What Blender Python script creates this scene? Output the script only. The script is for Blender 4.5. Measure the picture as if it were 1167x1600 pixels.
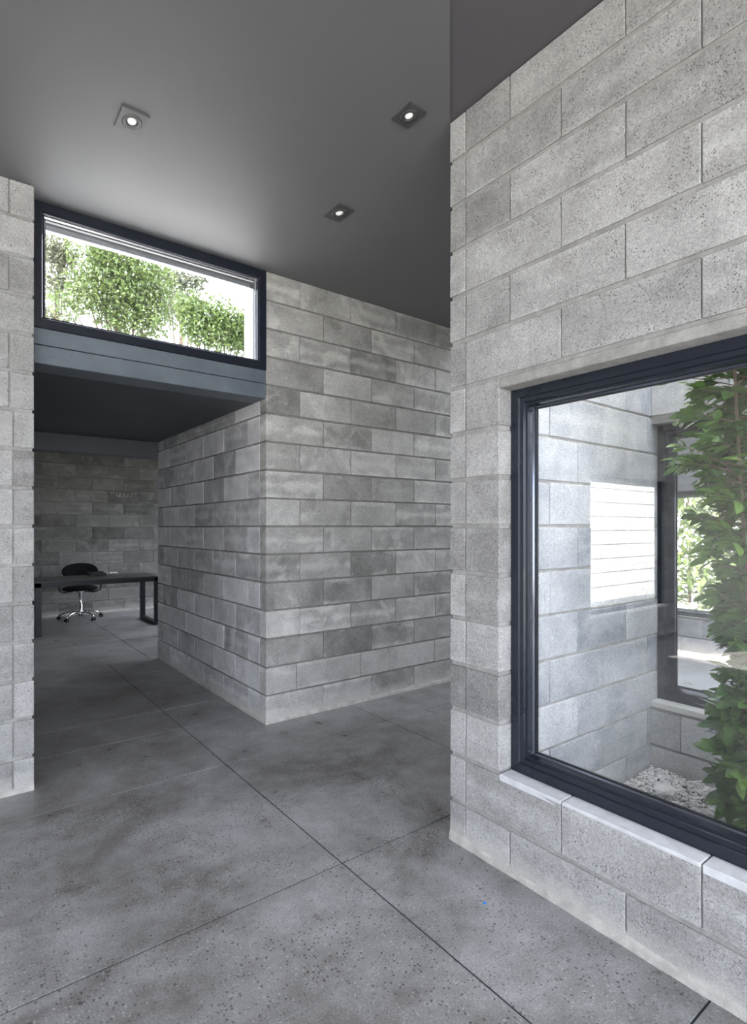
import bpy, bmesh, math, random
from mathutils import Vector, Matrix
random.seed(7)
for o in list(bpy.data.objects): bpy.data.objects.remove(o)
S = bpy.context.scene
C = S.collection
# ------------------------------------------------------------------ camera
F_PX = 867.0; EYE = 1.39
cam_d = bpy.data.cameras.new('camera'); cam = bpy.data.objects.new('camera', cam_d); C.objects.link(cam)
cam_d.sensor_fit = 'HORIZONTAL'; cam_d.sensor_width = 36.0; cam_d.lens = F_PX/1167*36.0
cam_d.shift_y = 24.5/1167; cam_d.clip_start = .02; cam_d.clip_end = 300
cam.location = (0, 0, EYE)
cam.rotation_euler = (math.pi/2, 0, -math.atan2(.6092, .7928))
S.camera = cam
# ------------------------------------------------------------------ world, sun, exposure
W = bpy.data.worlds.new('sky'); S.world = W; W.use_nodes = True
wn = W.node_tree; bg = wn.nodes['Background']
bg.inputs[0].default_value = (.84, .895, 1.0, 1); bg.inputs[1].default_value = 1.65
sun_d = bpy.data.lights.new('sun', 'SUN'); sun = bpy.data.objects.new('sun', sun_d); C.objects.link(sun)
sun_d.energy = 7.0; sun_d.angle = math.radians(.6); sun_d.color = (1, .95, .86)
sun.rotation_euler = Vector((.6, .28, -.75)).to_track_quat('-Z', 'Y').to_euler()
S.view_settings.view_transform = 'Standard'; S.view_settings.look = 'None'
S.view_settings.gamma = 1; S.view_settings.use_curve_mapping = False
S.view_settings.exposure = 2.62
def portal(loc, direction, sx, sy):
    d = bpy.data.lights.new('portal', 'AREA'); d.shape = 'RECTANGLE'; d.size = sx; d.size_y = sy
    o = bpy.data.objects.new('portal', d); C.objects.link(o); o.location = loc
    o.rotation_euler = Vector(direction).to_track_quat('-Z', 'Z' if abs(direction[2]) < .5 else 'Y').to_euler()
    d.cycles.is_portal = True
portal((-1.0, -2.52, 1.45), (0, 1, 0), 5.2, 2.9)
portal((-3.98, 1.1, 1.3), (1, 0, 0), 2.0, 1.9)
portal((1.09, 3.9, 2.85), (0, -1, 0), 1.4, .7)
portal((2.55, -.45, 3.8), (0, 0, -1), 1.3, 4.0)
portal((4.45, 2.65, 3.45), (0, 0, -1), .9, 1.1)
portal((3.65, .1, 3.45), (0, 0, -1), .6, 3.2)
portal((6.75, 1.2, 1.1), (-1, 0, 0), 4.3, 1.5)
portal((4.35, 8.1, 1.3), (-1, 0, 0), 2.9, 2.4)
portal((-2.75, 3.62, 1.2), (0, -1, 0), 1.83, 1.6)

# ------------------------------------------------------------------ materials
class NT:
    def __init__(s, name, rough=.6, metal=0, spec=.5):
        s.m = bpy.data.materials.new(name); s.m.use_nodes = True; s.t = s.m.node_tree
        s.b = s.t.nodes['Principled BSDF']; s.b.inputs['Roughness'].default_value = rough
        s.b.inputs['Metallic'].default_value = metal; s.b.inputs['Specular IOR Level'].default_value = spec
        s._p = None
    def n(s, typ, ins=None, **kw):
        x = s.t.nodes.new(typ)
        for k, v in kw.items(): setattr(x, k, v)
        for k, v in (ins or {}).items():
            if hasattr(v, 'is_output'): s.t.links.new(v, x.inputs[k])
            else: x.inputs[k].default_value = v
        return x
    def pos(s):
        if not s._p: s._p = s.n('ShaderNodeNewGeometry')
        return s._p.outputs['Position']
    def noise(s, scale, detail=3, rough=.55, vec=None, dist=0):
        return s.n('ShaderNodeTexNoise', {'Vector': vec or s.pos(), 'Scale': scale, 'Detail': detail, 'Roughness': rough, 'Distortion': dist}).outputs['Fac']
    def voro(s, scale, vec=None, out='Distance'):
        return s.n('ShaderNodeTexVoronoi', {'Vector': vec or s.pos(), 'Scale': scale}).outputs[out]
    def math(s, op, a, b=0., c=0.):
        return s.n('ShaderNodeMath', {0: a, 1: b, 2: c}, operation=op).outputs[0]
    def ramp(s, v, a, b, lo=0., hi=1.):
        return s.n('ShaderNodeMapRange', {'Value': v, 'From Min': a, 'From Max': b, 'To Min': lo, 'To Max': hi}).outputs[0]
    def mix(s, f, a, b, bt='MIX'):
        x = s.n('ShaderNodeMix', data_type='RGBA', blend_type=bt)
        for i, v in ((0, f), (6, a), (7, b)):
            if hasattr(v, 'is_output'): s.t.links.new(v, x.inputs[i])
            elif i == 0: x.inputs[0].default_value = v
            else: x.inputs[i].default_value = (*v, 1) if len(v) == 3 else v
        return x.outputs[2]
    def set(s, k, v):
        if hasattr(v, 'is_output'): s.t.links.new(v, s.b.inputs[k])
        elif isinstance(v, tuple): s.b.inputs[k].default_value = (*v, 1)
        else: s.b.inputs[k].default_value = v
        return s
    def bump(s, h, strength=.3, dist=.002):
        x = s.n('ShaderNodeBump', {'Height': h, 'Strength': strength, 'Distance': dist})
        s.t.links.new(x.outputs[0], s.b.inputs['Normal'])
        return s

def block_material(name, dark, light, white, speck=1., whiteness=.5, wlo=.56):
    m = NT(name, .9, 0, .2)
    rnd = m.n('ShaderNodeObjectInfo').outputs['Random']
    off = m.n('ShaderNodeVectorMath', {0: m.pos(), 1: m.n('ShaderNodeCombineXYZ', {0: m.math('MULTIPLY', rnd, 37.), 1: m.math('MULTIPLY', rnd, 11.), 2: m.math('MULTIPLY', rnd, 23.)}).outputs[0]}, operation='ADD').outputs[0]
    blot = m.noise(4.5, 4, .6, off, .4)
    grain = m.noise(170, 3, .7)
    grain2 = m.noise(60, 3, .7, off)
    v = m.math('ADD', m.math('MULTIPLY', blot, .75), m.math('MULTIPLY', rnd, .38))
    v = m.math('ADD', v, m.math('MULTIPLY', grain2, .35))
    v = m.ramp(v, .42, 1.05)
    col = m.mix(v, dark, light)
    eff = m.ramp(m.noise(3.6, 4, .62, off, .9), wlo, wlo+.16)
    streak = m.ramp(m.noise(11, 5, .7, off, 1.4), .55, .75)
    eff = m.math('MULTIPLY', eff, m.math('MULTIPLY_ADD', streak, .6, .4))
    gz = m.n('ShaderNodeSeparateXYZ', {0: m.n('ShaderNodeTexCoord').outputs['Generated']}).outputs[2]
    ez = m.math('ABSOLUTE', m.math('SUBTRACT', gz, .5))
    ez = m.math('ADD', ez, m.math('MULTIPLY_ADD', m.noise(5, 3, .6, off), .9, -.45))
    rim = m.math('MULTIPLY', m.ramp(ez, .34, .56), m.ramp(m.math('FRACT', m.math('MULTIPLY', rnd, 7.3)), .3, .7))
    oval = m.math('MULTIPLY', m.ramp(ez, .20, .0), m.ramp(m.math('FRACT', m.math('MULTIPLY', rnd, 13.7)), .62, .9))
    halo = m.math('MULTIPLY', m.math('MAXIMUM', rim, oval), m.math('MULTIPLY_ADD', streak, .5, .5))
    eff = m.math('MAXIMUM', eff, m.math('MULTIPLY', halo, .75))
    col = m.mix(m.math('MULTIPLY', eff, whiteness), col, white)
    g = m.ramp(grain, .36, .66, .74, 1.2)
    col = m.mix(1., col, m.n('ShaderNodeCombineColor', {0: g, 1: g, 2: g}).outputs[0], 'MULTIPLY')
    pit = m.math('MULTIPLY', m.ramp(m.voro(115), .16, .30, 1, 0), m.ramp(m.noise(26, 2), .46, .60))
    pit = m.math('MULTIPLY', pit, speck*.75)
    col = m.mix(pit, col, tuple(c*.28 for c in dark))
    zz = m.n('ShaderNodeSeparateXYZ', {0: m.pos()}).outputs[2]
    foot = m.ramp(m.math('ADD', zz, m.math('MULTIPLY', m.noise(9, 4, .65), -.10)), -.035, .055, .85, 0)
    col = m.mix(foot, col, (.44, .43, .405))
    m.set('Base Color', col)
    h = m.math('SUBTRACT', m.math('MULTIPLY', grain, .7), pit)
    m.bump(h, .55, .004)
    return m.m
M = {}
M['block'] = block_material('grey_block', (.17, .167, .166), (.40, .398, .398), (.62, .62, .63), 1.1, .5, .57)
M['block_stained'] = block_material('stained_block', (.15, .147, .142), (.44, .435, .425), (.78, .775, .765), .5, .8, .55)
M['block_passage'] = block_material('passage_block', (.20, .20, .205), (.54, .54, .55), (.82, .82, .84), .5, .7, .55)  # lighter, bluer copy of the block colour, standing in for light in the passage
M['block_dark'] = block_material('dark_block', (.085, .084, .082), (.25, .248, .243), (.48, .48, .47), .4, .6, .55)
M['block_light'] = block_material('pale_block', (.27, .295, .34), (.66, .67, .70), (.84, .84, .86), .7, .6, .50)
M['block_mid'] = block_material('mid_pale_block', (.42, .42, .425), (.68, .68, .685), (.8, .8, .8), .6, .5, .55)
M['block_white'] = block_material('whitened_block', (.46, .46, .45), (.58, .58, .57), (.66, .66, .65), .4, .6, .5)
def mortar(name, c, k=1.):
    m = NT(name, .92, 0, .2)
    n = m.noise(14, 4, .65); g = m.noise(190, 2)
    col = m.mix(m.ramp(n, .35, .68), tuple(x*.78 for x in c), tuple(min(1, x*1.18) for x in c))
    col = m.mix(m.ramp(g, .3, .7, 0, .25), col, tuple(x*.5 for x in c))
    m.set('Base Color', col); m.bump(m.math('ADD', n, g), .5, .006); return m.m
M['mortar'] = mortar('grey_mortar', (.30, .296, .288))
M['mortar_dark'] = mortar('dark_mortar', (.2, .195, .185))
M['mortar_white'] = mortar('whitened_mortar', (.12, .115, .11))
M['mortar_light'] = mortar('light_mortar', (.48, .47, .45))
M['fillet'] = mortar('pale_mortar', (.44, .43, .405))
# polished aggregate floor
f = NT('polished_concrete', .34, 0, .5)
n1 = f.noise(1.3, 5, .6, None, .6); n2 = f.noise(7, 5, .65); n3 = f.noise(90, 2)
col = f.mix(f.ramp(f.math('ADD', f.math('MULTIPLY', n1, .6), f.math('MULTIPLY', n2, .4)), .36, .64), (.125, .117, .112), (.37, .365, .38))
vc = f.n('ShaderNodeTexVoronoi', {'Vector': f.pos(), 'Scale': 78.})
sep = f.n('ShaderNodeSeparateColor', {0: vc.outputs['Color']})
stone = f.ramp(vc.outputs['Distance'], .22, .38, 1, 0)
patch = f.ramp(f.noise(3.0, 3), .38, .6, .25, 1.)
darkdot = f.math('MULTIPLY', f.math('MULTIPLY', stone, f.math('GREATER_THAN', sep.outputs[0], .66)), patch)
lightdot = f.math('MULTIPLY', f.math('MULTIPLY', stone, f.math('LESS_THAN', sep.outputs[0], .27)), patch)
col = f.mix(f.math('MULTIPLY', darkdot, .8), col, (.03, .028, .03))
col = f.mix(f.math('MULTIPLY', lightdot, .6), col, (.45, .44, .44))
vb = f.n('ShaderNodeTexVoronoi', {'Vector': f.pos(), 'Scale': 38.})
big = f.math('MULTIPLY', f.ramp(vb.outputs['Distance'], .14, .2, 1, 0), f.math('GREATER_THAN', f.n('ShaderNodeSeparateColor', {0: vb.outputs['Color']}).outputs[0], .82))
col = f.mix(f.math('MULTIPLY', big, .75), col, (.035, .03, .03))
gg = f.ramp(f.noise(150, 3, .8), .34, .66, .68, 1.3)
col = f.mix(1., col, f.n('ShaderNodeCombineColor', {0: gg, 1: gg, 2: gg}).outputs[0], 'MULTIPLY')
f.set('Base Color', col); f.set('Roughness', f.ramp(n2, .3, .7, .26, .46)); f.bump(f.math('ADD', n2, n3), .06, .003)
M['floor'] = f.m
M['joint'] = NT('joint_filler', .7).set('Base Color', (.022, .034, .042)).m
def plain(name, c, rough=.6, metal=0, spec=.5, var=.12, scale=6):
    m = NT(name, rough, metal, spec); n = m.noise(scale, 4)
    m.set('Base Color', m.mix(m.ramp(n, .3, .7), tuple(x*(1-var) for x in c), tuple(min(1, x*(1+var)) for x in c))); return m.m
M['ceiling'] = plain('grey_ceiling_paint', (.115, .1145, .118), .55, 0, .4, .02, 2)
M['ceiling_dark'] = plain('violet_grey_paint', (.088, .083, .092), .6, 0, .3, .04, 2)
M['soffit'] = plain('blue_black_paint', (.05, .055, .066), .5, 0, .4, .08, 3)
M['frame'] = plain('dark_blue_grey_metal', (.017, .021, .032), .22, .3, .6, .08, 20)
M['bead'] = plain('silver_glazing_bead', (.55, .56, .60), .25, .9, .5, .03)
M['bead_dark'] = plain('dark_glossy_bead', (.12, .13, .16), .15, .9, .5, .03)
M['gasket'] = plain('black_gasket', (.012, .013, .016), .4)
l = NT('blue_grey_painted_steel', .45, .1, .5)
sp = l.ramp(l.noise(38, 3, .7), .64, .72); sp2 = l.ramp(l.noise(90, 2, .7), .68, .76)
c = l.mix(l.ramp(l.noise(5, 4), .3, .7), (.08, .097, .118), (.12, .142, .168))
c = l.mix(l.math('MULTIPLY', sp, .6), c, (.05, .05, .055)); c = l.mix(l.math('MULTIPLY', sp2, .6), c, (.4, .42, .44))
l.set('Base Color', c); l.bump(l.noise(30, 3), .25, .004); M['lintel'] = l.m
M['sill'] = plain('pale_sill', (.50, .505, .53), .8, 0, .2, .12, 18)  # block tops lightened in colour for the window light falling on them
M['plaster'] = plain('pale_plaster', (.62, .61, .58), .85, 0, .2, .05)
M['roof'] = plain('white_roof_membrane', (.88, .87, .85), .8, 0, .2, .03)
M['ground'] = plain('pale_gravel_ground', (.45, .44, .40), .95, 0, .1, .2, 3)
M['soil'] = plain('grey_soil', (.2, .19, .18), .95, 0, .1, .3, 30)
M['chrome'] = plain('chrome', (.75, .76, .78), .14, 1, .5, .02)
M['black'] = plain('black_fabric', (.008, .008, .009), .85, 0, .2, .2, 60)
M['plastic'] = plain('black_plastic', (.01, .01, .012), .4)
M['desk'] = plain('dark_desk_top', (.045, .045, .046), .28, 0, .5, .1, 8)
M['deskleg'] = plain('desk_frame_paint', (.008, .010, .016), .35, .2, .5, .08)
M['paper'] = plain('white_paper', (.65, .66, .62), .8, 0, .3, .05, 60)
M['lightplate'] = plain('dark_grey_lamp_trim', (.05, .05, .052), .5, 0, .4, .05)
M['lightplate_pale'] = plain('grey_lamp_trim', (.095, .095, .096), .5, 0, .4, .05)
M['blue'] = plain('blue_paint', (.02, .22, .65), .5)
M['chalk'] = plain('chalk', (.55, .55, .52), .95)
M['bark'] = plain('bark', (.13, .10, .075), .9, 0, .2, .35, 30)
e = NT('lamp_glass', .2).set('Base Color', (.8, .8, .8)); e.b.inputs['Emission Color'].default_value = (1, .98, .95, 1); e.b.inputs['Emission Strength'].default_value = .05
M['lampglass'] = e.m
def leafmat(name, a, b, rough=.35, trans=.0):
    m = NT(name, rough, 0, .5)
    r = m.n('ShaderNodeObjectInfo').outputs['Random']
    n = m.noise(9, 3, .6)
    m.set('Base Color', m.mix(m.ramp(m.math('ADD', n, m.math('MULTIPLY', r, .5)), .35, 1.05), a, b))
    if trans:
        t = m.n('ShaderNodeBsdfTranslucent', {'Color': (*b, 1)})
        x = m.n('ShaderNodeMixShader', {0: trans, 1: m.b.outputs[0], 2: t.outputs[0]})
        m.t.links.new(x.outputs[0], m.t.nodes['Material Output'].inputs[0])
    return m.m
M['leaf'] = leafmat('glossy_green_leaf', (.022, .075, .026), (.15, .27, .055), .22, .2)
M['treeleaf'] = leafmat('tree_leaf', (.028, .06, .016), (.11, .15, .04), .45, .25)
M['treeleaf_dark'] = leafmat('grey_green_tree_leaf', (.045, .06, .035), (.12, .13, .07), .45, .2)
def glass(name, r0):
    m = bpy.data.materials.new(name); m.use_nodes = True; t = m.node_tree
    t.nodes.remove(t.nodes['Principled BSDF'])
    lw = t.nodes.new('ShaderNodeLayerWeight'); lw.inputs[0].default_value = .5
    p = t.nodes.new('ShaderNodeMath'); p.operation = 'POWER'; p.inputs[1].default_value = 5; t.links.new(lw.outputs['Facing'], p.inputs[0])
    q = t.nodes.new('ShaderNodeMath'); q.operation = 'MULTIPLY_ADD'; q.inputs[1].default_value = 1-r0; q.inputs[2].default_value = r0
    t.links.new(p.outputs[0], q.inputs[0])
    a = t.nodes.new('ShaderNodeBsdfTransparent'); a.inputs[0].default_value = (.985, .99, .99, 1)
    b = t.nodes.new('ShaderNodeBsdfGlossy'); b.inputs['Roughness'].default_value = 0.0; b.inputs[0].default_value = (1, 1, 1, 1)
    x = t.nodes.new('ShaderNodeMixShader'); t.links.new(q.outputs[0], x.inputs[0]); t.links.new(a.outputs[0], x.inputs[1]); t.links.new(b.outputs[0], x.inputs[2])
    t.links.new(x.outputs[0], t.nodes['Material Output'].inputs[0]); return m
M['glass'] = glass('window_glass', .08)
st = NT('pebble', .8, 0, .3)
vcol = st.n('ShaderNodeTexVoronoi', {'Vector': st.pos(), 'Scale': 45.})
st.set('Base Color', st.mix(st.n('ShaderNodeSeparateColor', {0: vcol.outputs['Color']}).outputs[0], (.62, .60, .57), (.95, .94, .93)))
M['pebble'] = st.m
M['whitestone'] = plain('white_stone', (.8, .79, .77), .8, 0, .3, .1, 25)

# ------------------------------------------------------------------ mesh helpers
def link(name, me, mat, parent=None, loc=None):
    o = bpy.data.objects.new(name, me); C.objects.link(o)
    if mat and not me.materials: me.materials.append(mat)
    if parent: o.parent = parent
    if loc: o.location = loc
    return o
def mesh(name, vs, fs, smooth=False):
    me = bpy.data.meshes.new(name); me.from_pydata(vs, [], fs); me.update()
    if smooth:
        for p in me.polygons: p.use_smooth = True
    return me
class MB:
    def __init__(s): s.v = []; s.f = []
    def add(s, vs, fs):
        k = len(s.v); s.v += [tuple(v) for v in vs]; s.f += [tuple(i+k for i in f) for f in fs]; return s
    def box(s, x0, x1, y0, y1, z0, z1):
        return s.add([(x0,y0,z0),(x1,y0,z0),(x1,y1,z0),(x0,y1,z0),(x0,y0,z1),(x1,y0,z1),(x1,y1,z1),(x0,y1,z1)],
                     [(0,3,2,1),(4,5,6,7),(0,1,5,4),(1,2,6,5),(2,3,7,6),(3,0,4,7)])
    def cbox(s, x0, x1, y0, y1, z0, z1, b=.004):
        vs, fs = chamfer(x1-x0, y1-y0, z1-z0, b)
        cx, cy, cz = (x0+x1)/2, (y0+y1)/2, (z0+z1)/2
        return s.add([(v[0]+cx, v[1]+cy, v[2]+cz) for v in vs], fs)
    def tube(s, pts, r, n=8, caps=True):
        pts = [Vector(p) for p in pts]; rs = r if isinstance(r, (list, tuple)) else [r]*len(pts)
        vs = []; fs = []
        up = Vector((0, 0, 1))
        for i, p in enumerate(pts):
            d = (pts[min(i+1, len(pts)-1)]-pts[max(i-1, 0)]).normalized()
            a = d.cross(up)
            if a.length < .05: a = d.cross(Vector((1, 0, 0)))
            a.normalize(); b = d.cross(a).normalized()
            for k in range(n):
                t = 2*math.pi*k/n; vs.append(p+a*math.cos(t)*rs[i]+b*math.sin(t)*rs[i])
        for i in range(len(pts)-1):
            for k in range(n):
                fs.append((i*n+k, i*n+(k+1) % n, (i+1)*n+(k+1) % n, (i+1)*n+k))
        if caps: fs.append(tuple(range(n))); fs.append(tuple((len(pts)-1)*n+k for k in reversed(range(n))))
        return s.add(vs, fs)
    def lathe(s, prof, n=24, c=(0, 0, 0)):
        vs = []; fs = []
        for r, z in prof:
            for k in range(n):
                t = 2*math.pi*k/n; vs.append((c[0]+r*math.cos(t), c[1]+r*math.sin(t), c[2]+z))
        for i in range(len(prof)-1):
            for k in range(n): fs.append((i*n+k, i*n+(k+1) % n, (i+1)*n+(k+1) % n, (i+1)*n+k))
        return s.add(vs, fs)
    def make(s, name, mat, parent=None, smooth=False, loc=None):
        me = mesh(name, s.v, s.f, smooth)
        bm = bmesh.new(); bm.from_mesh(me); bmesh.ops.recalc_face_normals(bm, faces=bm.faces); bm.to_mesh(me); bm.free()
        return link(name, me, mat, parent, loc)
_ch = {}
def chamfer(sx, sy, sz, b):
    key = (round(sx, 4), round(sy, 4), round(sz, 4), b)
    if key in _ch: return _ch[key]
    bm = bmesh.new(); bmesh.ops.create_cube(bm, size=1)
    bmesh.ops.scale(bm, vec=(sx, sy, sz), verts=bm.verts)
    bmesh.ops.bevel(bm, geom=list(bm.edges), offset=b, segments=1, affect='EDGES')
    bm.verts.ensure_lookup_table()
    r = ([tuple(v.co) for v in bm.verts], [tuple(v.index for v in f.verts) for f in bm.faces]); bm.free()
    _ch[key] = r; return r
def tag(o, label=None, cat=None, group=None, kind=None):
    if label: o['label'] = label
    if cat: o['category'] = cat
    if group: o['group'] = group
    if kind: o['kind'] = kind
    return o
def empty(name, loc=(0, 0, 0), rz=0):
    o = bpy.data.objects.new(name, None); C.objects.link(o); o.location = loc; o.rotation_euler = (0, 0, rz); o.empty_display_size = .1; return o
def struct(o, label): o['kind'] = 'structure'; tag(o, label, 'building part'); return o

# ------------------------------------------------------------------ block walls
ROWS_A = [0, .183] + [.183+.2024*k for k in range(1, 15)] + [3.2]
ROWS_B = [.2*k for k in range(17)]
_bm = {}
def block_mesh(sx, sy, sz, mat):
    key = (round(sx, 3), round(sy, 3), round(sz, 3), mat.name)
    if key not in _bm:
        b = min(.003, sx*.2)
        vs, fs = chamfer(key[0], key[1], key[2], b)
        r = random.Random(str(key)); vs = [tuple(c+r.uniform(-.0008, .0008) for c in v) for v in vs]
        me = mesh('concrete_block', vs, fs); me.materials.append(mat); _bm[key] = me
    return _bm[key]
def blocks(parent, axis, face, side, u0, u1, rows, joints, mat, depth=.085, openings=(), bed=.014, head=.004, jit=.0012, name='concrete_block', top=None):
    """axis 'Y': face is the plane X=face running along Y; axis 'X': plane Y=face running along X. side = outward sign.
    joints(i) gives the head joint positions of course i."""
    for i in range(len(rows)-1):
        z0, z1 = rows[i]+bed/2, rows[i+1]-bed/2
        if i == 0: z0 = rows[0]
        if top and i == len(rows)-2: z1 = rows[-1]
        zc = (z0+z1)/2
        js = sorted([u0]+[j for j in joints(i) if u0+.02 < j < u1-.02]+[u1])
        segs = [(a, b) for a, b in zip(js, js[1:])]
        for (a0, a1, b0, b1) in openings:
            if b0 < zc < b1:
                new = []
                for a, b in segs:
                    if b <= a0 or a >= a1: new.append((a, b)); continue
                    if a < a0-.02: new.append((a, a0+head/2))
                    if b > a1+.02: new.append((a1-head/2, b))
                segs = new
        for a, b in segs:
            a2 = a if a == u0 else a+head/2; b2 = b if b == u1 else b-head/2
            if b2-a2 < .015: continue
            j = random.uniform(-jit, jit)
            zj = random.uniform(-.0012, .0012)
            d0 = face+side*j
            cn = d0-side*depth/2
            if axis == 'Y':
                me = block_mesh(depth, b2-a2, z1-z0, mat); loc = (cn, (a2+b2)/2, zc+zj)
            else:
                me = block_mesh(b2-a2, depth, z1-z0, mat); loc = ((a2+b2)/2, cn, zc+zj)
            link(name, me, None, parent, loc)
def core(name, boxes, mat, label):
    m = MB()
    for b in boxes: m.box(*b)
    return struct(m.make(name, mat), label)
def frame_boxes(axis, p0, p1, u0, u1, z0, z1, ops):
    """slab with rectangular openings"""
    us = sorted({u0, u1, *[x for o in ops for x in o[:2]]}); zs = sorted({z0, z1, *[x for o in ops for x in o[2:]]}); out = []
    for a, b in zip(us, us[1:]):
        run = None
        for c, d in zip(zs, zs[1:]):
            inside = any(o[0] <= (a+b)/2 <= o[1] and o[2] <= (c+d)/2 <= o[3] for o in ops)
            if inside:
                if run: out.append((a, b, *run)); run = None
            else: run = (run[0], d) if run else (c, d)
        if run: out.append((a, b, *run))
    return [(p0, p1, a, b, c, d) if axis == 'Y' else (a, b, p0, p1, c, d) for a, b, c, d in out]
REC = .008
# right wall: plane X = 1.785
XR = 1.785; PY = 1.761
WO = (-.35, 1.4846, .385, 1.960)
wr = core('wall_right', frame_boxes('Y', XR+REC, 1.98, -2.6, PY-REC, 0, 3.2, [(WO[0]-.006, WO[1]+.006, WO[2]-.008, WO[3])]), M['mortar'],
          'grey concrete block wall on the right with the large courtyard window')
def jr(i):
    j = [1.668]
    k = 0
    if (i % 2 == 1) != (i >= 10):
        j += [1.1954-.4775*n for n in range(11)]
    else:
        j += [1.429-.477*n for n in range(11)]
    return j
# course index -> bottom course (0) has joints 1.429/.951 ; course 1 has 1.195/.716
blocks(wr, 'Y', XR, -1, -2.6, PY, ROWS_A, jr, M['block'], depth=.19, openings=[WO], bed=.017, top=True)
for ya, yb in ((1.1954, WO[1]-.001), (.718, 1.1954), (.2405, .718), (-.237, .2405), (WO[0], -.237)):
    MB().cbox(XR+.0005, XR+.078, ya+.0025, yb-.0025 if yb < 1.4 else yb, .358, .3852, .003).make('sill_block', M['sill'], wr)
# mortar strip under the head of the big window, flush with the wall face
MB().cbox(XR-.001, XR+.1, WO[0], WO[1]-.001, WO[3]-.001, 1.998, .003).make('mortar_bed', M['mortar'], wr)
# centre wall: plane Y = 3.566 and its return X = 1.785
YC = 3.566
wc = core('wall_centre', [(XR+REC, 6.6, YC+REC, 3.80, 0, 3.2)], M['mortar_dark'], 'stained grey concrete block wall facing the hall, right of the clerestory window')
def jc(i):
    j = [1.785+.2725+.459*n for n in range(11)] if i % 2 == 1 else [1.785+.4767+.459*n for n in range(11)]
    if i == 1: j = [2.03, 2.61, 3.0+.42] + [3.9, 4.36]
    return j
blocks(wc, 'X', YC, -1, XR, 4.8, ROWS_B, jc, M['block_stained'], depth=.1, bed=.013, top=True)
YE = 6.105
wp = core('wall_passage', [(XR+REC, 2.4, 3.80, YE-REC, 0, 2.32), (2.0, 4.3, YE-.25, YE-REC-.002, 0, 2.9)], M['mortar_dark'], 'concrete block wall along the right side of the low passage')
def jp(i):
    j = [3.637] + ([3.637+.2275+.455*n for n in range(7)] if i % 2 == 0 else [3.637+.455+.455*n for n in range(7)])
    return j
for i in range(1):
    blocks(wp, 'Y', XR, -1, YC+.1, YE, ROWS_B[:12]+[2.32], jp, M['block_passage'], depth=.08, bed=.013)
# left pier wall: plane Y = 3.43
YP = 3.43; XP = .366
LO = (-3.67, -1.84, .385, 1.995)
wl = core('wall_left', frame_boxes('X', YP+REC, 3.60, -4.1, XP-REC, 0, 3.2, [(LO[0]-.006, LO[1]+.006, LO[2]-.008, LO[3])]), M['mortar'], 'light grey concrete block pier at the left edge, its end beside the passage')
def jl(i):
    base = .256 if i > 9 else .274
    j = [] if i in (14, 12) else [base]
    o = 0 if i % 2 else .238
    j += [-.2+o-.477*n for n in range(9)]
    return j
blocks(wl, 'X', YP, -1, -4.1, XP, ROWS_A, jl, M['block'], depth=.165, openings=[LO], bed=.017, top=True, head=.006)
# passage left wall and rear room
wpl = core('wall_passage_left', [(.15, XP-.004, 3.6, 9.9, 0, 2.95)], M['mortar'], 'plain wall along the hidden left side of the passage')
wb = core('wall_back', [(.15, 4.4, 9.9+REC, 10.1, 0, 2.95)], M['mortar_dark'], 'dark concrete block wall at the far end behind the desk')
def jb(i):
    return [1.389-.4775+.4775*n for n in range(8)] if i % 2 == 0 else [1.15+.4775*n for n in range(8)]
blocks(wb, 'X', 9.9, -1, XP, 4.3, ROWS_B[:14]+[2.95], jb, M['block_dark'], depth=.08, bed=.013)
wre = core('wall_rear_right', frame_boxes('Y', 4.3, 4.5, YE-.25, 10.1, 0, 2.95, [(6.7, 9.5, .0, 2.4)]), M['plaster'], 'plain side wall of the rear room with its garden opening')
# back wall of hall, west wall, garden-side walls
ws = core('wall_rear', frame_boxes('X', -2.6, -2.45, -4.1, 1.98, 0, 3.2, [(-3.6, 1.6, .0, 2.95)]), M['plaster'], 'plaster wall behind the viewpoint with a wide glazed opening')
WW = (-.3, 2.1, .385, 2.25)
ww = core('wall_west', frame_boxes('Y', -4.1, -3.9, -2.6, YP+REC, 0, 3.2, [WW]), M['plaster'], 'plaster wall far left with one window')
# courtyard walls
YA = 1.51; XB = 3.11
wn1 = core('wall_courtyard_side', [(1.98, 3.30, YA+REC, PY, 0, 3.75)], M['mortar_light'], 'pale block wall of the small courtyard, seen through the big window')
def jy(i):
    b = 2.171 if i % 2 == 1 else 2.395
    return [b+.45*n-.45 for n in range(4)]
ROWS_C = ROWS_A[:-1]+[3.2192+.2024*k for k in range(0, 6)]
blocks(wn1, 'X', YA, -1, 1.98, XB+.075, ROWS_C[:19], jy, M['block_light'], depth=.05, bed=.012, head=.003)
CO = (-.35, YA, .425, 1.966)
wx = core('wall_courtyard_back', frame_boxes('Y', XB+REC, 3.3, -2.5, YA+REC, 0, 3.75, [(CO[0], CO[1]+.01, CO[2]-.006, CO[3])]), M['mortar'], 'grey block wall at the back of the courtyard holding the second window')
def jx(i):
    b = 1.353 if i % 2 == 1 else 1.12
    return [b-.465*n for n in range(6)]
blocks(wx, 'Y', XB, -1, -2.4, YA, ROWS_C[:19], jx, M['block_mid'], depth=.07, openings=[CO], bed=.013)
MB().cbox(XB-.004, XB+.17, CO[0], YA-.002, CO[2]-.03, CO[2]+.002, .003).make('sill', M['plaster'], wx)
core('wall_courtyard_end', [(1.98, 3.3, -2.6, -2.4, 0, 3.75), (1.82, 1.98, -2.6, PY, 3.4, 3.75), (1.98, 1.99, -2.4, YA, 1.97, 3.75), (1.98, 1.99, -2.4, WO[0], 0, 1.97)], M['plaster'], 'plastered end wall of the courtyard outside the frame, with parapet and pale facing added for the light')  # unseen parapet added to block sun, pale facing added to bounce light in
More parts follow.
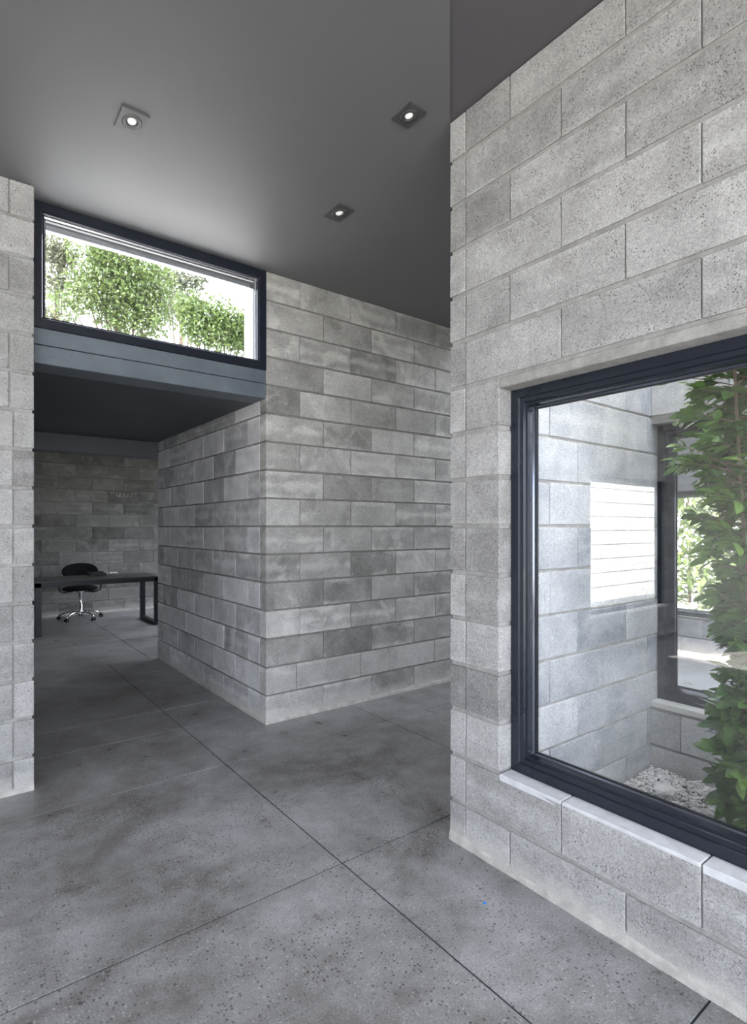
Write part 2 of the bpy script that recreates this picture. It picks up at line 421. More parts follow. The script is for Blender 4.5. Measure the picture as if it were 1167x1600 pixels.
# east room
EO = (-.9, 3.3, .40, 1.80)
we = core('wall_east', frame_boxes('Y', 6.5+REC, 6.7, -2.6, YC, 0, 3.2, [EO]), M['mortar'], 'block wall across the far room with a window to the garden')
blocks(we, 'Y', 6.5, -1, -1.2, YC, ROWS_A, lambda i: [3.3-.2275*(i % 2)-.4775*n for n in range(11)], M['block_light'], depth=.06, openings=[EO])
core('wall_east_room_end', [(1.98, 6.7, -2.6, -2.45, 0, 3.2)], M['plaster'], 'plain end wall of the far room')

# pale mortar fillets along the wall feet
def fillet(name, axis, face, side, u0, u1, label, h=.03, t=.006, ends=0):
    n = max(2, int((u1-u0)/.08)); m = MB(); rr = random.Random(name)
    for k in range(n+1):
        u = u0+(u1-u0)*k/n; hh = h*rr.uniform(.75, 1.25); tt = t*rr.uniform(.8, 1.3)
        for d, z in ((-.004, .0), (tt, .0), (tt*.55, hh*.6), (-.004, hh)):
            v = face+side*d
            m.v.append((v, u, z) if axis == 'Y' else (u, v, z))
    for k in range(n):
        for a in range(3): m.f.append((k*4+a, (k+1)*4+a, (k+1)*4+a+1, k*4+a+1))
    return struct(m.make(name, M['fillet']), label)
fillet('baseboard_right', 'Y', XR, -1, -2.4, PY, 'pale mortar smear at the foot of the right wall', .045)
fillet('baseboard_centre', 'X', YC, -1, XR-.006, 6.4, 'pale mortar smear at the foot of the centre wall', .04)
fillet('baseboard_passage', 'Y', XR, -1, YC, YE, 'pale mortar smear at the foot of the passage wall', .04)
fillet('baseboard_left', 'X', YP, -1, -3.8, XP, 'pale mortar smear at the foot of the left pier', .03)
fillet('baseboard_back', 'X', 9.9, -1, XP, 4.2, 'pale mortar line at the foot of the far wall', .04)

# ------------------------------------------------------------------ floor: slabs between saw cuts
floor = struct(MB().box(-4.1, 6.7, -2.6, 10.1, -.2, -.0035).make('floor', M['joint']), 'polished exposed-aggregate concrete floor cut into large squares')
def slab(x0, x1, y0, y1):
    if x1-x0 < .05 or y1-y0 < .05: return
    g = .0036
    m = MB().cbox(x0+g, x1-g, y0+g, y1-g, -.03, 0, .0006)
    m.make('floor_slab', M['floor'], floor)
def grid(xs, ys, skip=None):
    for a, b in zip(xs, xs[1:]):
        for c, d in zip(ys, ys[1:]):
            if skip and skip(a, b, c, d): continue
            slab(a, b, c, d)
mod = 1.213
gx = [-4.1]+[1.299+mod*k for k in range(-4, 5)]+[6.7]
gy = [-2.6]+[1.904+mod*k for k in range(-3, 2)]+[YC+.3]
def in_court(a, b, c, d): return False
# the courtyard interrupts the grid: split at its walls
#gx2 = sorted(set(gx+[1.9, 3.2])); gy2 = sorted(set(gy+[-.7, 1.6]))
def cell_skip(a, b, c, d): return a >= 1.89 and b <= 3.21 and c >= -.71 and d <= 1.61
def gridx():
    for a, b in zip(gx, gx[1:]):
        for c, d in zip(gy, gy[1:]):
            if b <= 1.9 or a >= 3.2 or d <= -2.59 or c >= 1.6: slab(a, b, c, d); continue
            # overlapping cells: keep only the pieces outside the courtyard
            if a < 1.9: slab(a, 1.9+.0028, c, d)
            if b > 3.2: slab(3.2-.0028, b, c, d)
            ax, bx = max(a, 1.9), min(b, 3.2)
            if d > 1.6: slab(ax, bx, 1.6-.0028, d)
            pass
gridx()
grid([XP, 1.71, 2.92, 4.3], [YE, 7.32, 8.53, 9.9])
grid([XP-.1, 1.299, 1.9], [YC+.3, 4.33, 5.54, YE])

# ------------------------------------------------------------------ ceilings and beams
# main ceiling, mitred at 45 degrees from the pier corner; the right part has a darker violet-grey colour
def prism(name, poly, z0, z1, mat):
    n = len(poly); vs = [(x, y, z0) for x, y in poly]+[(x, y, z1) for x, y in poly]
    fs = [tuple(reversed(range(n))), tuple(range(n, 2*n))]+[(i, (i+1) % n, n+(i+1) % n, n+i) for i in range(n)]
    return MB().add(vs, fs).make(name, mat)
P = (XR+.002, PY*1.0)
k = PY/XR
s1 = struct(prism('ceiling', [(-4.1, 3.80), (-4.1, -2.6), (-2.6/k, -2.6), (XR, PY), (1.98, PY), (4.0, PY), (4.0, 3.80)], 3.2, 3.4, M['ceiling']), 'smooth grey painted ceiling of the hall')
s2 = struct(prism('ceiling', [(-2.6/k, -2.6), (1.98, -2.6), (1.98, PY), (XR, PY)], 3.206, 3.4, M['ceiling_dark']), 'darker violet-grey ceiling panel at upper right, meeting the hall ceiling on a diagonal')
core('ceiling', [(4.9, 6.7, PY, 3.8, 3.2, 3.4), (4.0, 4.9, PY, 2.1, 3.2, 3.4), (4.0, 4.9, 3.2, 3.8, 3.2, 3.4), (3.94, 6.7, -2.6, PY, 3.2, 3.4), (3.3, 3.36, -2.6, PY, 3.2, 3.4), (3.36, 3.94, 1.68, PY, 3.2, 3.4), (3.36, 3.94, -2.6, -1.5, 3.2, 3.4)], M['plaster'], 'white ceiling of the far room beyond the courtyard, with unseen openings added for light')  # gaps are invented skylights, added to brighten the far room and corridor
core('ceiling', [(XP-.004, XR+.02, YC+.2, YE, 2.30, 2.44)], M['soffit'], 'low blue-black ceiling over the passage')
core('ceiling', [(.15, 4.5, YE, 10.1, 2.95, 3.1), (.15, 4.5, YE, YE+.15, 2.46, 2.95)], M['plaster'], 'ceiling of the rear room behind the passage beam')
roofp = MB().box(.15, 4.3, YC+.2, YE, 2.44, 2.50).box(XP-.2, XR+.02, YC+.19, YC+.2, 2.42, 2.5)
struct(roofp.make('roof', M['roof']), 'white roof deck outside the clerestory window')
lt = MB(); lt.cbox(XP-.02, XR-.001, YC+.004, YC+.2, 2.408, 2.50, .003)
lin = struct(lt.make('trim_1', M['lintel']), 'blue-grey painted lintel under the clerestory window')
MB().cbox(XP-.02, XR-.001, YC-.002, YC+.2, 2.30, 2.403, .003).make('lower_strip', M['lintel'], lin)
struct(MB().cbox(XP-.02, XR-.001, YE, YE+.18, 2.13, 2.44, .003).box(XR-.001, 4.3, YE-.003, YE+.15, 2.13, 2.95).make('trim_2', M['soffit']), 'dark blue downstand beam at the far end of the passage')

# ------------------------------------------------------------------ windows
def ring(axis, base, inw, u0, u1, z0, z1, prof):
    """mitred frame. base = plane, inw = +1/-1 direction of depth; prof = [(inset, depth)]"""
    m = MB(); n = len(prof)
    for cu, cz in ((0, 0), (1, 0), (1, 1), (0, 1)):
        for i, d in prof:
            u = u0+i if cu == 0 else u1-i; z = z0+i if cz == 0 else z1-i; p = base+inw*d
            m.v.append((p, u, z) if axis == 'Y' else (u, p, z))
    for c in range(4):
        e = (c+1) % 4
        for a in range(n):
            b = (a+1) % n; m.f.append((c*n+a, c*n+b, e*n+b, e*n+a))
    return m
BIG = [(0, 0), (.036, 0), (.040, .008), (.056, .008), (.060, .020), (.068, .020), (.070, .034), (.074, .050), (.074, .085), (0, .085)]
SMALL = [(0, 0), (.050, 0), (.056, .010), (.062, .012), (.064, .06), (0, .06)]
def window(name, axis, base, inw, u0, u1, z0, z1, prof, label, bead=True, glass=True):
    w = empty(name, (base, (u0+u1)/2, z0) if axis == 'Y' else ((u0+u1)/2, base, z0)); struct(w, label)
    off = Vector(w.location)
    def fin(m, nm, mat):
        m.v = [tuple(Vector(v)-off) for v in m.v]; return m.make(nm, mat, w)
    fin(ring(axis, base, inw, u0, u1, z0, z1, prof), 'window_frame', M['frame'])
    ins = max(p[0] for p in prof); dep = max(p[1] for p in prof)
    if bead:
        b = .006; d0 = dep*.55
        fin(ring(axis, base, inw, u0, u1, z0, z1, [(ins-.001, d0), (ins+b, d0+.003), (ins+b, d0+.012), (ins-.001, d0+.012)]), 'glazing_bead', M['bead'] if prof is SMALL else M['bead_dark'])
        fin(ring(axis, base, inw, u0, u1, z0, z1, [(ins-.001, d0+.012), (ins+b+.003, d0+.012), (ins+b+.003, d0+.02), (ins-.001, d0+.02)]), 'gasket', M['gasket'])
    if glass:
        g = d = base+inw*(dep*.55+.014); m = MB(); i = ins-.002
        if axis == 'Y': m.box(min(g, g+inw*.006), max(g, g+inw*.006), u0+i, u1-i, z0+i, z1-i)
        else: m.box(u0+i, u1-i, min(g, g+inw*.006), max(g, g+inw*.006), z0+i, z1-i)
        fin(m, 'pane', M['glass'])
    return w
w1 = window('window_1', 'X', YC-.004, 1, XP+.001, XR-.001, 2.502, 3.198, SMALL, 'wide clerestory window with dark frame above the passage, trees outside')
w2 = window('window_2', 'Y', 1.862, 1, WO[0], WO[1]-.001, WO[2]+.001, WO[3], BIG, 'large dark-framed window in the right wall looking into the courtyard')
w3 = window('window_3', 'Y', 3.186, 1, CO[0], YA-.001, CO[2]+.002, CO[3], BIG[:5]+[(.07, .045), (.07, .085), (0, .085)], 'dark-framed window at the back of the courtyard, behind the shrub')
w4 = window('window_4', 'Y', 6.58, 1, EO[0], EO[1], EO[2], EO[3], SMALL, 'garden window of the far room, seen through the courtyard')
w5 = window('window_5', 'X', YP+.085, 1, LO[0], LO[1], LO[2], LO[3], SMALL, 'window left of the frame, seen only as a bright reflection in the big window', glass=False)
MB().cbox(LO[0], LO[1], YP-.02-w5.location[1], YP+.09-w5.location[1], -.02, .004, .003).make('sill', M['plaster'], w5, loc=(-w5.location[0], 0, 0))
w6 = window('window_6', 'Y', -4.0, -1, WW[0], WW[1], WW[2], WW[3], SMALL, 'window in the far left wall outside the frame', glass=False)
w7 = window('window_7', 'X', -2.5, -1, -3.6, 1.6, .0, 2.95, SMALL, 'wide glazed opening behind the viewpoint', glass=False)
w8 = window('window_8', 'Y', 4.35, 1, 6.7, 9.5, .0, 2.4, SMALL, 'garden opening of the rear room', glass=False)
# window 1 outer eave trim
struct(MB().cbox(XP+.06, XR-.06, YC+.075, YC+.115, 3.085, 3.13, .004).make('trim_3', M['bead']), 'pale metal rail outside the top of the clerestory window')

# ------------------------------------------------------------------ downlights
def downlight(x, y, label, pm, hx, hy):
    s = .062
    r = empty('recessed_downlight', (x, y, 3.2)); tag(r, label, 'ceiling light', 'square recessed downlights in the hall ceiling')
    r.scale = (hx/s, hy/s, 1)
    n = 32; m = MB(); ro = .046; th = .007
    # square plate with round hole
    sq = []; ci = []
    for k in range(n):
        t = 2*math.pi*k/n+math.pi/4; c, sn = math.cos(t), math.sin(t); q = s/max(abs(c), abs(sn)); sq.append((q*c, q*sn)); ci.append((ro*c, ro*sn))
    for z in (-th, 0):
        m.v += [(a, b, z) for a, b in sq]+[(a, b, z) for a, b in ci]
    for k in range(n):
        j = (k+1) % n
        m.f += [(k, j, n+j, n+k), (2*n+k, 3*n+k, 3*n+j, 2*n+j), (k, 2*n+k, 2*n+j, j), (n+k, n+j, 3*n+j, 3*n+k)]
    m.make('trim_plate', pm, r)
    MB().lathe([(.044, -.001), (.044, -.008), (.040, -.010), (.033, -.007), (.030, -.009), (.026, -.007), (.0245, -.001)], 32).make('gimbal_ring', pm, r, True)
    MB().lathe([(.026, -.0015), (.0225, -.0035), (.0225, -.001)], 32).make('lamp_collar', M['plastic'], r)
    MB().lathe([(.0001, -.0065), (.012, -.006), (.018, -.005), (.0205, -.003), (.0208, -.001)], 24).make('lamp', M['lampglass'], r, True)
downlight(.652, 2.612, 'square recessed downlight, largest and leftmost in the ceiling, above the clerestory window', M['lightplate_pale'], .056, .074)
downlight(1.607, 1.836, 'dark square recessed downlight in the ceiling nearest the right wall corner', M['lightplate'], .048, .062)
downlight(1.787, 2.648, 'dark square recessed downlight, lowest in the picture, toward the centre wall', M['lightplate'], .054, .077)

# ------------------------------------------------------------------ desk
dx0, dx1, dy0, dy1, dz = .885, 2.42, 8.18, 8.96, .700
dk = empty('desk', ((dx0+dx1)/2, (dy0+dy1)/2, 0)); tag(dk, 'long dark desk with square metal frame legs in the rear room', 'desk')
def rel(m, o): m.v = [tuple(Vector(v)-Vector(o.location)) for v in m.v]; return m
rel(MB().cbox(dx0, dx1, dy0, dy1, dz-.02, dz, .003), dk).make('desk_top', M['desk'], dk)
rel(MB().cbox(dx0, dx1, dy0, dy0+.05, dz-.075, dz-.02, .002).cbox(dx0, dx1, dy1-.05, dy1, dz-.075, dz-.02, .002), dk).make('apron', M['deskleg'], dk)
for x in (dx0, dx1-.07):
    m = MB().cbox(x, x+.07, dy0, dy0+.05, 0, dz-.02, .002).cbox(x, x+.07, dy1-.05, dy1, 0, dz-.02, .002)
    m.cbox(x, x+.07, dy0+.05, dy1-.05, 0, .045, .002).cbox(x, x+.07, dy0+.05, dy1-.05, dz-.075, dz-.02, .002)
    rel(m, dk).make('leg', M['deskleg'], dk)
tag(MB().cbox(-.11, .11, -.09, .09, 0, .030, .004).cbox(-.11, .11, .06, .09, .03, .05, .004).make('laptop', M['plastic'], None, loc=(1.715, 8.80, dz)), 'flat black laptop lying on the desk in front of the chair', 'laptop')
pm_ = MB(); rr = random.Random(3)
for i in range(7):
    for j in range(4): pm_.v.append((-.07+.023*i, -.06+.04*j, .014+rr.uniform(-.008, .030)))
for i in range(6):
    for j in range(3): a = i*4+j; pm_.f.append((a, a+1, a+5, a+4))
pp = pm_.make('paper', M['paper'], None, loc=(1.915, 8.76, dz+.004)); tag(pp, 'crumpled white paper on the desk right of the laptop', 'paper')
sm = pp.modifiers.new('s', 'SOLIDIFY'); sm.thickness = .006

# ------------------------------------------------------------------ office chair
CH_RZ = -9
ch = empty('office_chair', (1.605, 9.40, 0), math.radians(CH_RZ)); tag(ch, 'black office chair with chrome five-star base behind the desk', 'chair')
def pad(rx, ry, th, bulge=0, n=28, k=2.5, rings=5):
    m = MB()
    for zs in (-1, 1):
        for r in range(rings+1):
            f_ = math.cos(r/rings*math.pi/2) if r < rings else 0.0
            zz = zs*th*math.sin(r/rings*math.pi/2)**.7 if r else 0
            for a in range(n):
                t = 2*math.pi*a/n; c, s_ = math.cos(t), math.sin(t)
                ex = 2/k
                x = rx*math.copysign(abs(c)**ex, c)*(f_ if r < rings else .001); y = ry*math.copysign(abs(s_)**ex, s_)*(f_ if r < rings else .001)
                m.v.append((x, y, zz))
    R_ = rings+1
    for q in range(2):
        for r in range(rings):
            for a in range(n):
                b = (a+1) % n; o_ = q*R_*n; m.f.append((o_+r*n+a, o_+r*n+b, o_+(r+1)*n+b, o_+(r+1)*n+a))
    return m
seat = pad(.245, .235, .045); seat.v = [(x, y, z*.9+.475-.25*x*x) for x, y, z in seat.v]; seat.make('seat', M['black'], ch, True)
bk = pad(.25, .125, .028, k=2.2); bk.v = [(x, .245+z-1.1*x*x+.12*y, .715+y) for x, y, z in bk.v]; bk.make('backrest', M['black'], ch, True)
MB().tube([(0, .1, .43), (0, .24, .44), (0, .275, .52), (0, .262, .68)], .014).make('back_bar', M['plastic'], ch, True)
for s_ in (-1, 1):
    pts = [(s_*.10, .02, .425), (s_*.22, .02, .41), (s_*.275, .02, .435), (s_*.285, .0, .52), (s_*.285, -.02, .60), (s_*.28, -.08, .635), (s_*.275, -.14, .63)]
    a = MB().tube(pts, .011).make('armrest', M['plastic'], ch, True)
    MB().cbox(s_*.28-.028, s_*.28+.028, -.16, .07, .635, .66, .008).make('arm_pad', M['plastic'], a)
MB().lathe([(.001, .44), (.055, .44), (.055, .415), (.03, .41), (.03, .36), (.024, .36), (.024, .24), (.032, .235), (.032, .12), (.04, .10), (.045, .075), (.001, .07)], 20).make('gas_column', M['chrome'], ch, True)
MB().tube([(.05, 0, .42), (.17, -.02, .405), (.2, -.02, .40)], .006).make('tilt_lever', M['plastic'], ch, True)
for q in range(5):
    t = math.radians(80-CH_RZ+72*q); c, s_ = math.cos(t), math.sin(t)
    lg = MB().tube([(c*.03, s_*.03, .105), (c*.13, s_*.13, .118), (c*.22, s_*.22, .10), (c*.30, s_*.30, .062)], [.020, .018, .015, .012]).make('leg', M['chrome'], ch, True)
    cm = MB()
    for w_ in (-.016, .016):
        ctr = Vector((c*.30, s_*.30, .026)); ax = Vector((-s_, c, 0))
        cm.tube([ctr+ax*(w_-.008), ctr+ax*(w_+.008)], .026, 14)
    cm.tube([(c*.30, s_*.30, .03), (c*.30, s_*.30, .066)], .008)
    cm.make('caster', M['plastic'], lg)

# chalk marks on the far wall
cmk = MB(); rr = random.Random(11); x = 2.09
def stroke(p): cmk.tube([(a, 9.896, b) for a, b in p], .0045, 5)
zc = 1.83-.13; 
def toxz(px, py):
    a = (px-583.5)/F_PX; dxx = .6092+.793*a; dyy = .7928-.6095*a; z = 9.9/dyy; return (dxx*z, EYE+(824.5-py)*z/F_PX)
for s_ in ([(172, 769), (175, 771)], [(176, 770), (179, 769)], [(181, 775), (182, 770), (185, 777)], [(185, 777), (188, 770)], [(188, 771), (188, 776), (192, 776)], [(192, 776), (193, 771)],
           [(195, 771), (195, 776), (199, 776), (199, 771)], [(202, 771), (201, 775), (205, 776), (207, 772), (204, 770)], [(210, 772), (214, 771)]):
    stroke([toxz(*p) for p in s_])
tag(cmk.make('chalk_marks', M['chalk'], None), 'faint white chalk scribble on a dark block of the far wall', 'chalk marks')
# blue paint fleck
fm = MB(); pts = [(.009*math.cos(t)*r, .008*math.sin(t)*r) for t, r in zip([k*math.pi/5 for k in range(10)], [1, .6, 1.1, .8, .9, .55, 1, .7, 1.2, .7])]
fm.v = [(x, y, .0) for x, y in pts]+[(x*.8, y*.8, .0012) for x, y in pts]+[(0, 0, .0016)]
for k_ in range(10): j = (k_+1) % 10; fm.f += [(k_, j, 10+j, 10+k_), (10+k_, 10+j, 20)]
tag(fm.make('paint_fleck', M['blue'], None, loc=(1.578, 1.379, 0)), 'tiny bright blue paint fleck on the floor near the right wall', 'paint fleck')

# ------------------------------------------------------------------ courtyard gravel, stone, shrub
core('ground', [(1.98, 3.11, -2.4, YA, -.1, .035)], M['soil'], 'soil bed of the courtyard')
def ico(r):
    bm = bmesh.new(); bmesh.ops.create_icosphere(bm, subdivisions=1, radius=r); bm.verts.ensure_lookup_table()
    out = ([v.co.copy() for v in bm.verts], [tuple(v.index for v in f.verts) for f in bm.faces]); bm.free(); return out
iv, ifs = ico(1.)
gm = MB(); rr = random.Random(5)
for k_ in range(17000):
    x = rr.uniform(1.99, 3.10); y = rr.uniform(-.3, 1.50); s_ = rr.uniform(.005, .0105)
    h = .042+.022*math.sin(3*x+1)*math.cos(2.3*y)+rr.uniform(0, .014)
    R3 = Matrix.Rotation(rr.uniform(0, 6.3), 3, 'Z') @ Matrix.Rotation(rr.uniform(-.6, .6), 3, 'X')
    sc = Vector((s_*rr.uniform(.8, 1.4), s_, s_*rr.uniform(.5, .8)))
    vs = [R3 @ Vector((v.x*sc.x, v.y*sc.y, v.z*sc.z))*rr.uniform(.85, 1.1)+Vector((x, y, h)) for v in iv]
    gm.add(vs, ifs)
gr = link('gravel', mesh('gravel', gm.v, gm.f), M['pebble']); tag(gr, 'pale grey and white pebbles covering the courtyard bed', 'gravel', kind='stuff')
def toground(px, py, z0=0.):
    a = (px-583.5)/F_PX; d = (EYE-z0)*F_PX/(py-824.5); return ((.6092+.793*a)*d, (.7928-.6095*a)*d)
sx_, sy_ = toground(1037, 1240, .07)
sv = [Vector((v.x*.075*rr.uniform(.8, 1.1), v.y*.06*rr.uniform(.8, 1.1), v.z*.026*rr.uniform(.8, 1.1))) for v in iv]
tag(link('stone', mesh('stone', sv, ifs), M['whitestone'], None, (sx_, sy_, .094)), 'flat whitish stone lying on the courtyard pebbles', 'stone')

LEAF_V = []; LEAF_F = []
prof = [(0, .05), (.15, .55), (.38, .97), (.62, .98), (.85, .6), (1, .04)]
def leaf_geo(L, Wd, curl, fold):
    vs = []; fs = []
    for i, (t, w) in enumerate(prof):
        z = -curl*L*t*t
        vs += [(t*L, -w*Wd/2, z+fold*w*Wd/2), (t*L, 0, z), (t*L, w*Wd/2, z+fold*w*Wd/2)]
    for i in range(len(prof)-1):
        a = i*3; fs += [(a, a+1, a+4, a+3), (a+1, a+2, a+5, a+4)]
    return vs, fs
leafs = []
for k_ in range(5):
    vs, fs = leaf_geo(.068+.006*k_, .036+.004*(k_ % 3), .1+.08*(k_ % 4), .35-.08*(k_ % 3))
    me = mesh('leaf', vs, fs, True); me.materials.append(M['leaf']); leafs.append((me, vs, fs))
rr = random.Random(21)
shx, shy = 2.755, .885
sh = empty('shrub', (shx, shy, .05)); tag(sh, 'tall slender glossy-leaved green shrub growing in the courtyard gravel', 'shrub')
H = 2.55
stems = []
for k_ in range(4):
    ph = k_*1.6+.4; b = Vector((.03*math.cos(ph), .03*math.sin(ph), 0)); top = Vector((.09*math.cos(ph+.6), .09*math.sin(ph+.6), H*(1-.05*k_)))
    pts = [b.lerp(top, t)+Vector((.03*math.sin(5*t+ph), .03*math.cos(4*t+ph), 0)) for t in [i/12 for i in range(13)]]
    stems.append(pts)
    MB().tube(pts, [.011-.006*i/12 for i in range(13)], 7).make('stem', M['bark'], sh, True)
def stem_at(s_, t):
    p = stems[s_]; f_ = t*12; i = min(11, int(f_)); return p[i].lerp(p[i+1], f_-i)
leaves = []
tw = MB()
for c_ in range(560):
    t = rr.uniform(.04, 1.0) if c_ > 30 else rr.uniform(.02, .3); s_ = rr.randrange(4); o_ = stem_at(s_, t)
    ph = rr.uniform(0, 2*math.pi)
    rad = .17+.05*math.sin(9*t+1)+.05*t
    rad *= .58+.54*min(1, o_.z/.9)
    d = Vector((math.cos(ph), math.sin(ph), rr.uniform(.1, .6))).normalized()
    ln = rad*rr.uniform(.45, 1.15); tip = o_+d*ln
    tw.tube([o_, o_.lerp(tip, .6)+Vector((0, 0, .01)), tip], [.003, .0022, .0012], 4)
    nl = rr.randint(7, 11)
    for q in range(nl):
        f_ = rr.uniform(.3, 1.); p = o_.lerp(tip, f_)
        az = ph+rr.uniform(-1.3, 1.3); el = rr.uniform(-.5, .7)
        leaves.append((p, az, el, rr.uniform(-.8, .8), rr.randrange(5), rr.uniform(.8, 1.2)))
tw.make('twigs', M['bark'], sh).__setitem__('kind', 'stuff')
camdir = Vector((-shx, -shy, 1.2)).normalized()
leaves = [l_ for l_ in leaves if l_[0].x+shx < 3.05]
leaves.sort(key=lambda l_: -(l_[0].dot(Vector((camdir.x, camdir.y, 0)))))
vis = [l_ for l_ in leaves if l_[0].z < 2.05][:300]; ids = set(map(id, vis))
lm = MB()
for l_ in leaves:
    p, az, el, tl, k_, sc = l_
    R3 = Matrix.Translation(p) @ Matrix.Rotation(az, 4, 'Z') @ Matrix.Rotation(-el, 4, 'Y') @ Matrix.Rotation(tl, 4, 'X') @ Matrix.Scale(sc, 4)
    if id(l_) in ids:
        o = link('leaf', leafs[k_][0], None, sh); o.matrix_basis = R3
    else: lm.add([R3 @ Vector(v) for v in leafs[k_][1]], leafs[k_][2])
fo = link('foliage', mesh('foliage', lm.v, lm.f, True), M['leaf'], sh); fo['kind'] = 'stuff'

# ------------------------------------------------------------------ trees outside
def tree(name, x, y, zb, blobs, n, mat, label, ls=.10, group=None, trunk_top=None, seed=1):
    rr = random.Random(seed); r = empty(name, (x, y, zb)); tag(r, label, 'tree', group)
    tz = trunk_top or max(b[2] for b in blobs)-zb
    cx = sum(b[0] for b in blobs)/len(blobs)-x; cy = sum(b[1] for b in blobs)/len(blobs)-y
    m = MB(); m.tube([(0, 0, 0), (cx*.2+.05, cy*.2, tz*.35), (cx*.6, cy*.6, tz*.65), (cx, cy, tz*.9)], [.11, .09, .06, .02], 8)
    m.make('trunk', M['bark'], r, True)
    bm_ = MB()
    for b in blobs:
        q = Vector((b[0]-x, b[1]-y, b[2]-zb)); s0 = Vector((cx*.5, cy*.5, tz*.55)); bm_.tube([s0, s0.lerp(q, .5)+Vector((0, 0, .08)), q], [.035, .022, .008], 6)
    bm_.make('branches', M['bark'], r, True)['kind'] = 'stuff'
    l = MB()
    for k_ in range(n):
        b = rr.choices(blobs, [q[3]**2 for q in blobs])[0]
        d = Vector((rr.gauss(0, 1), rr.gauss(0, 1), rr.gauss(0, 1))).normalized()*b[3]*(rr.random()**.6)*1.15
        p = Vector((b[0]-x+d.x, b[1]-y+d.y, b[2]-zb+d.z*.9))
        L = ls*rr.uniform(.6, 1.3); az = rr.uniform(0, 6.3); el = rr.uniform(-1.3, .3); tl = rr.uniform(-1, 1)
        R3 = Matrix.Translation(p) @ Matrix.Rotation(az, 4, 'Z') @ Matrix.Rotation(-el, 4, 'Y') @ Matrix.Rotation(tl, 4, 'X')
        l.add([R3 @ Vector(v) for v in ((0, 0, 0), (L*.5, -L*.25, 0), (L, 0, -L*.1), (L*.5, L*.25, 0))], [(0, 1, 2), (0, 2, 3)])
    f_ = link('foliage', mesh('foliage', l.v, l.f), mat, r); f_['kind'] = 'stuff'
    return r
def topix(px, py, Y):
    a = (px-583.5)/F_PX; dxx = .6092+.793*a; dyy = .7928-.6095*a; z = Y/dyy; return (dxx*z, Y, EYE+(824.5-py)*z/F_PX)
def bl(px, py, Y, r): p = topix(px, py, Y); return (p[0], p[1], p[2], r)
tg = 'trees outside the clerestory window'
b1 = [bl(85, 390, 13, .42), bl(92, 440, 13, .40), bl(88, 500, 13.2, .35), bl(100, 400, 13, .3)]
tree('tree', b1[1][0], 13.4, 0, b1, 4200, M['treeleaf_dark'], 'olive-leaved tree at the left end of the clerestory window', .09, tg, seed=2)
b2 = [bl(150, 400, 12, .5), bl(175, 395, 12, .5), bl(200, 420, 12, .6), bl(225, 430, 12, .6), bl(240, 460, 12, .55), bl(165, 440, 12, .5), bl(150, 470, 12, .4), bl(190, 465, 12, .5), bl(215, 490, 12, .5), bl(130, 440, 12, .32), bl(110, 470, 12, .35), bl(180, 500, 12, .35), bl(235, 505, 12, .4)]
tree('tree', b2[2][0], 12.4, 0, b2, 10500, M['treeleaf'], 'bushy bright green tree filling the middle of the clerestory window', .10, tg, seed=3)
b3 = [bl(262, 430, 15, .45), bl(285, 440, 15, .5), bl(305, 440, 15, .35), bl(280, 475, 15, .5), bl(262, 480, 15, .5), bl(318, 428, 15, .2)]
tree('tree', b3[1][0], 15.3, 0, b3, 4600, M['treeleaf_dark'], 'greyer tree farther back behind the clerestory window, right of the bushy one', .09, tg, seed=4)
b4 = [bl(300, 480, 11, .35), bl(315, 500, 11, .45), bl(340, 495, 11, .45), bl(355, 510, 11, .4), bl(330, 525, 11, .42), bl(365, 530, 11, .32), bl(300, 505, 11, .3), bl(375, 515, 11, .3), bl(385, 500, 11, .3), bl(388, 535, 11, .3)]
tree('tree', b4[2][0], 11.4, 0, b4, 6000, M['treeleaf'], 'low round green tree at the lower right of the clerestory window', .10, tg, seed=6)
struct(MB().box(2.0, 2.3, 4.15, 4.40, 2.5, 3.5).make('wall_parapet', M['block_dark']), 'whitened block upstand outside the right end of the clerestory window')

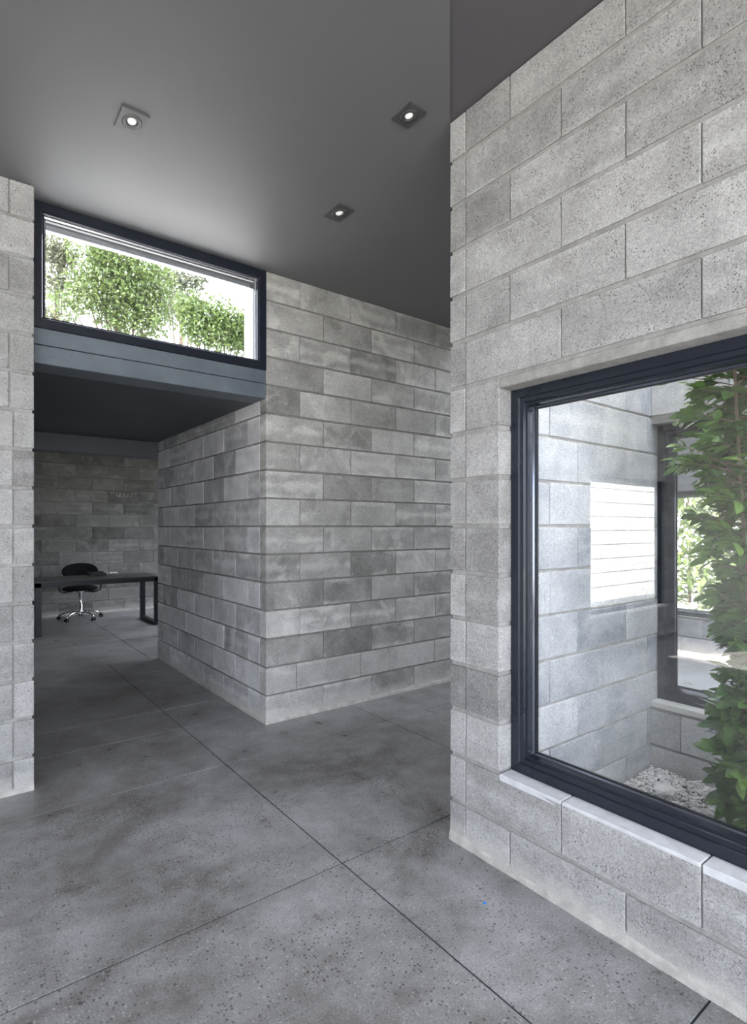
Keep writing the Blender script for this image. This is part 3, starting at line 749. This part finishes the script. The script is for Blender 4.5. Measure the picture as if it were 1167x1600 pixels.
# outside, seen by reflection: whitened garden wall
wg = core('wall_garden', [(-10.5, .1, 5.9+REC, 6.1, -.05, 3.0)], M['mortar_white'], 'sunlit whitened block wall outside, seen reflected in the big window')
blocks(wg, 'X', 5.9, -1, -10.5, .1, [-.05+.2766*k for k in range(12)], lambda i: [-10.4+.25*(i % 2)+.55*n for n in range(20)], M['block_white'], depth=.05, bed=.016)
# garden beyond the far room
struct(MB().box(-30, 40, -30, 45, -.35, -.21).make('ground', M['ground']), 'pale open ground around the house')
gg_ = 'garden shrubs beyond the far room'
for k_, (y, x, r) in enumerate([(-1.9, 10.4, .95), (.8, 10.0, .95), (3.5, 10.3, .95), (6.2, 9.9, .95), (8.9, 10.4, .95)]):
    tree('garden_tree', x, y, -.21, [(x, y, .9, r), (x, y+.12, 1.9, r*.95), (x+.2, y-.12, 2.8, r*.85), (x-.1, y, .4, r*.8)], 3000, M['treeleaf'],
         'leafy green garden tree glimpsed through the courtyard and far room', .16, gg_, trunk_top=2.4, seed=30+k_)
hd = empty('hedge', (12.6, 3.5, -.21)); tag(hd, 'long tall hedge closing the garden behind the trees', 'hedge')
hm = MB(); rr = random.Random(77)
for q in range(9000):
    p = Vector((rr.uniform(-.4, .4), rr.uniform(-7, 7), rr.uniform(.0, 3.6))); L = .2
    R3 = Matrix.Translation(p) @ Matrix.Rotation(rr.uniform(0, 6.3), 4, 'Z') @ Matrix.Rotation(rr.uniform(-1, 1), 4, 'Y') @ Matrix.Rotation(rr.uniform(-1, 1), 4, 'X')
    hm.add([R3 @ Vector(v) for v in ((0, 0, 0), (L*.5, -L*.28, 0), (L, 0, -L*.1), (L*.5, L*.28, 0))], [(0, 1, 2), (0, 2, 3)])
link('foliage', mesh('foliage', hm.v, hm.f), M['treeleaf'], hd)['kind'] = 'stuff'
hs = MB()
for q in range(12): hs.tube([(0, -6.6+1.2*q, 0), (.05, -6.6+1.2*q, 1.6), (0, -6.5+1.2*q, 3.2)], [.04, .03, .01], 6)
hs.make('stems', M['bark'], hd)
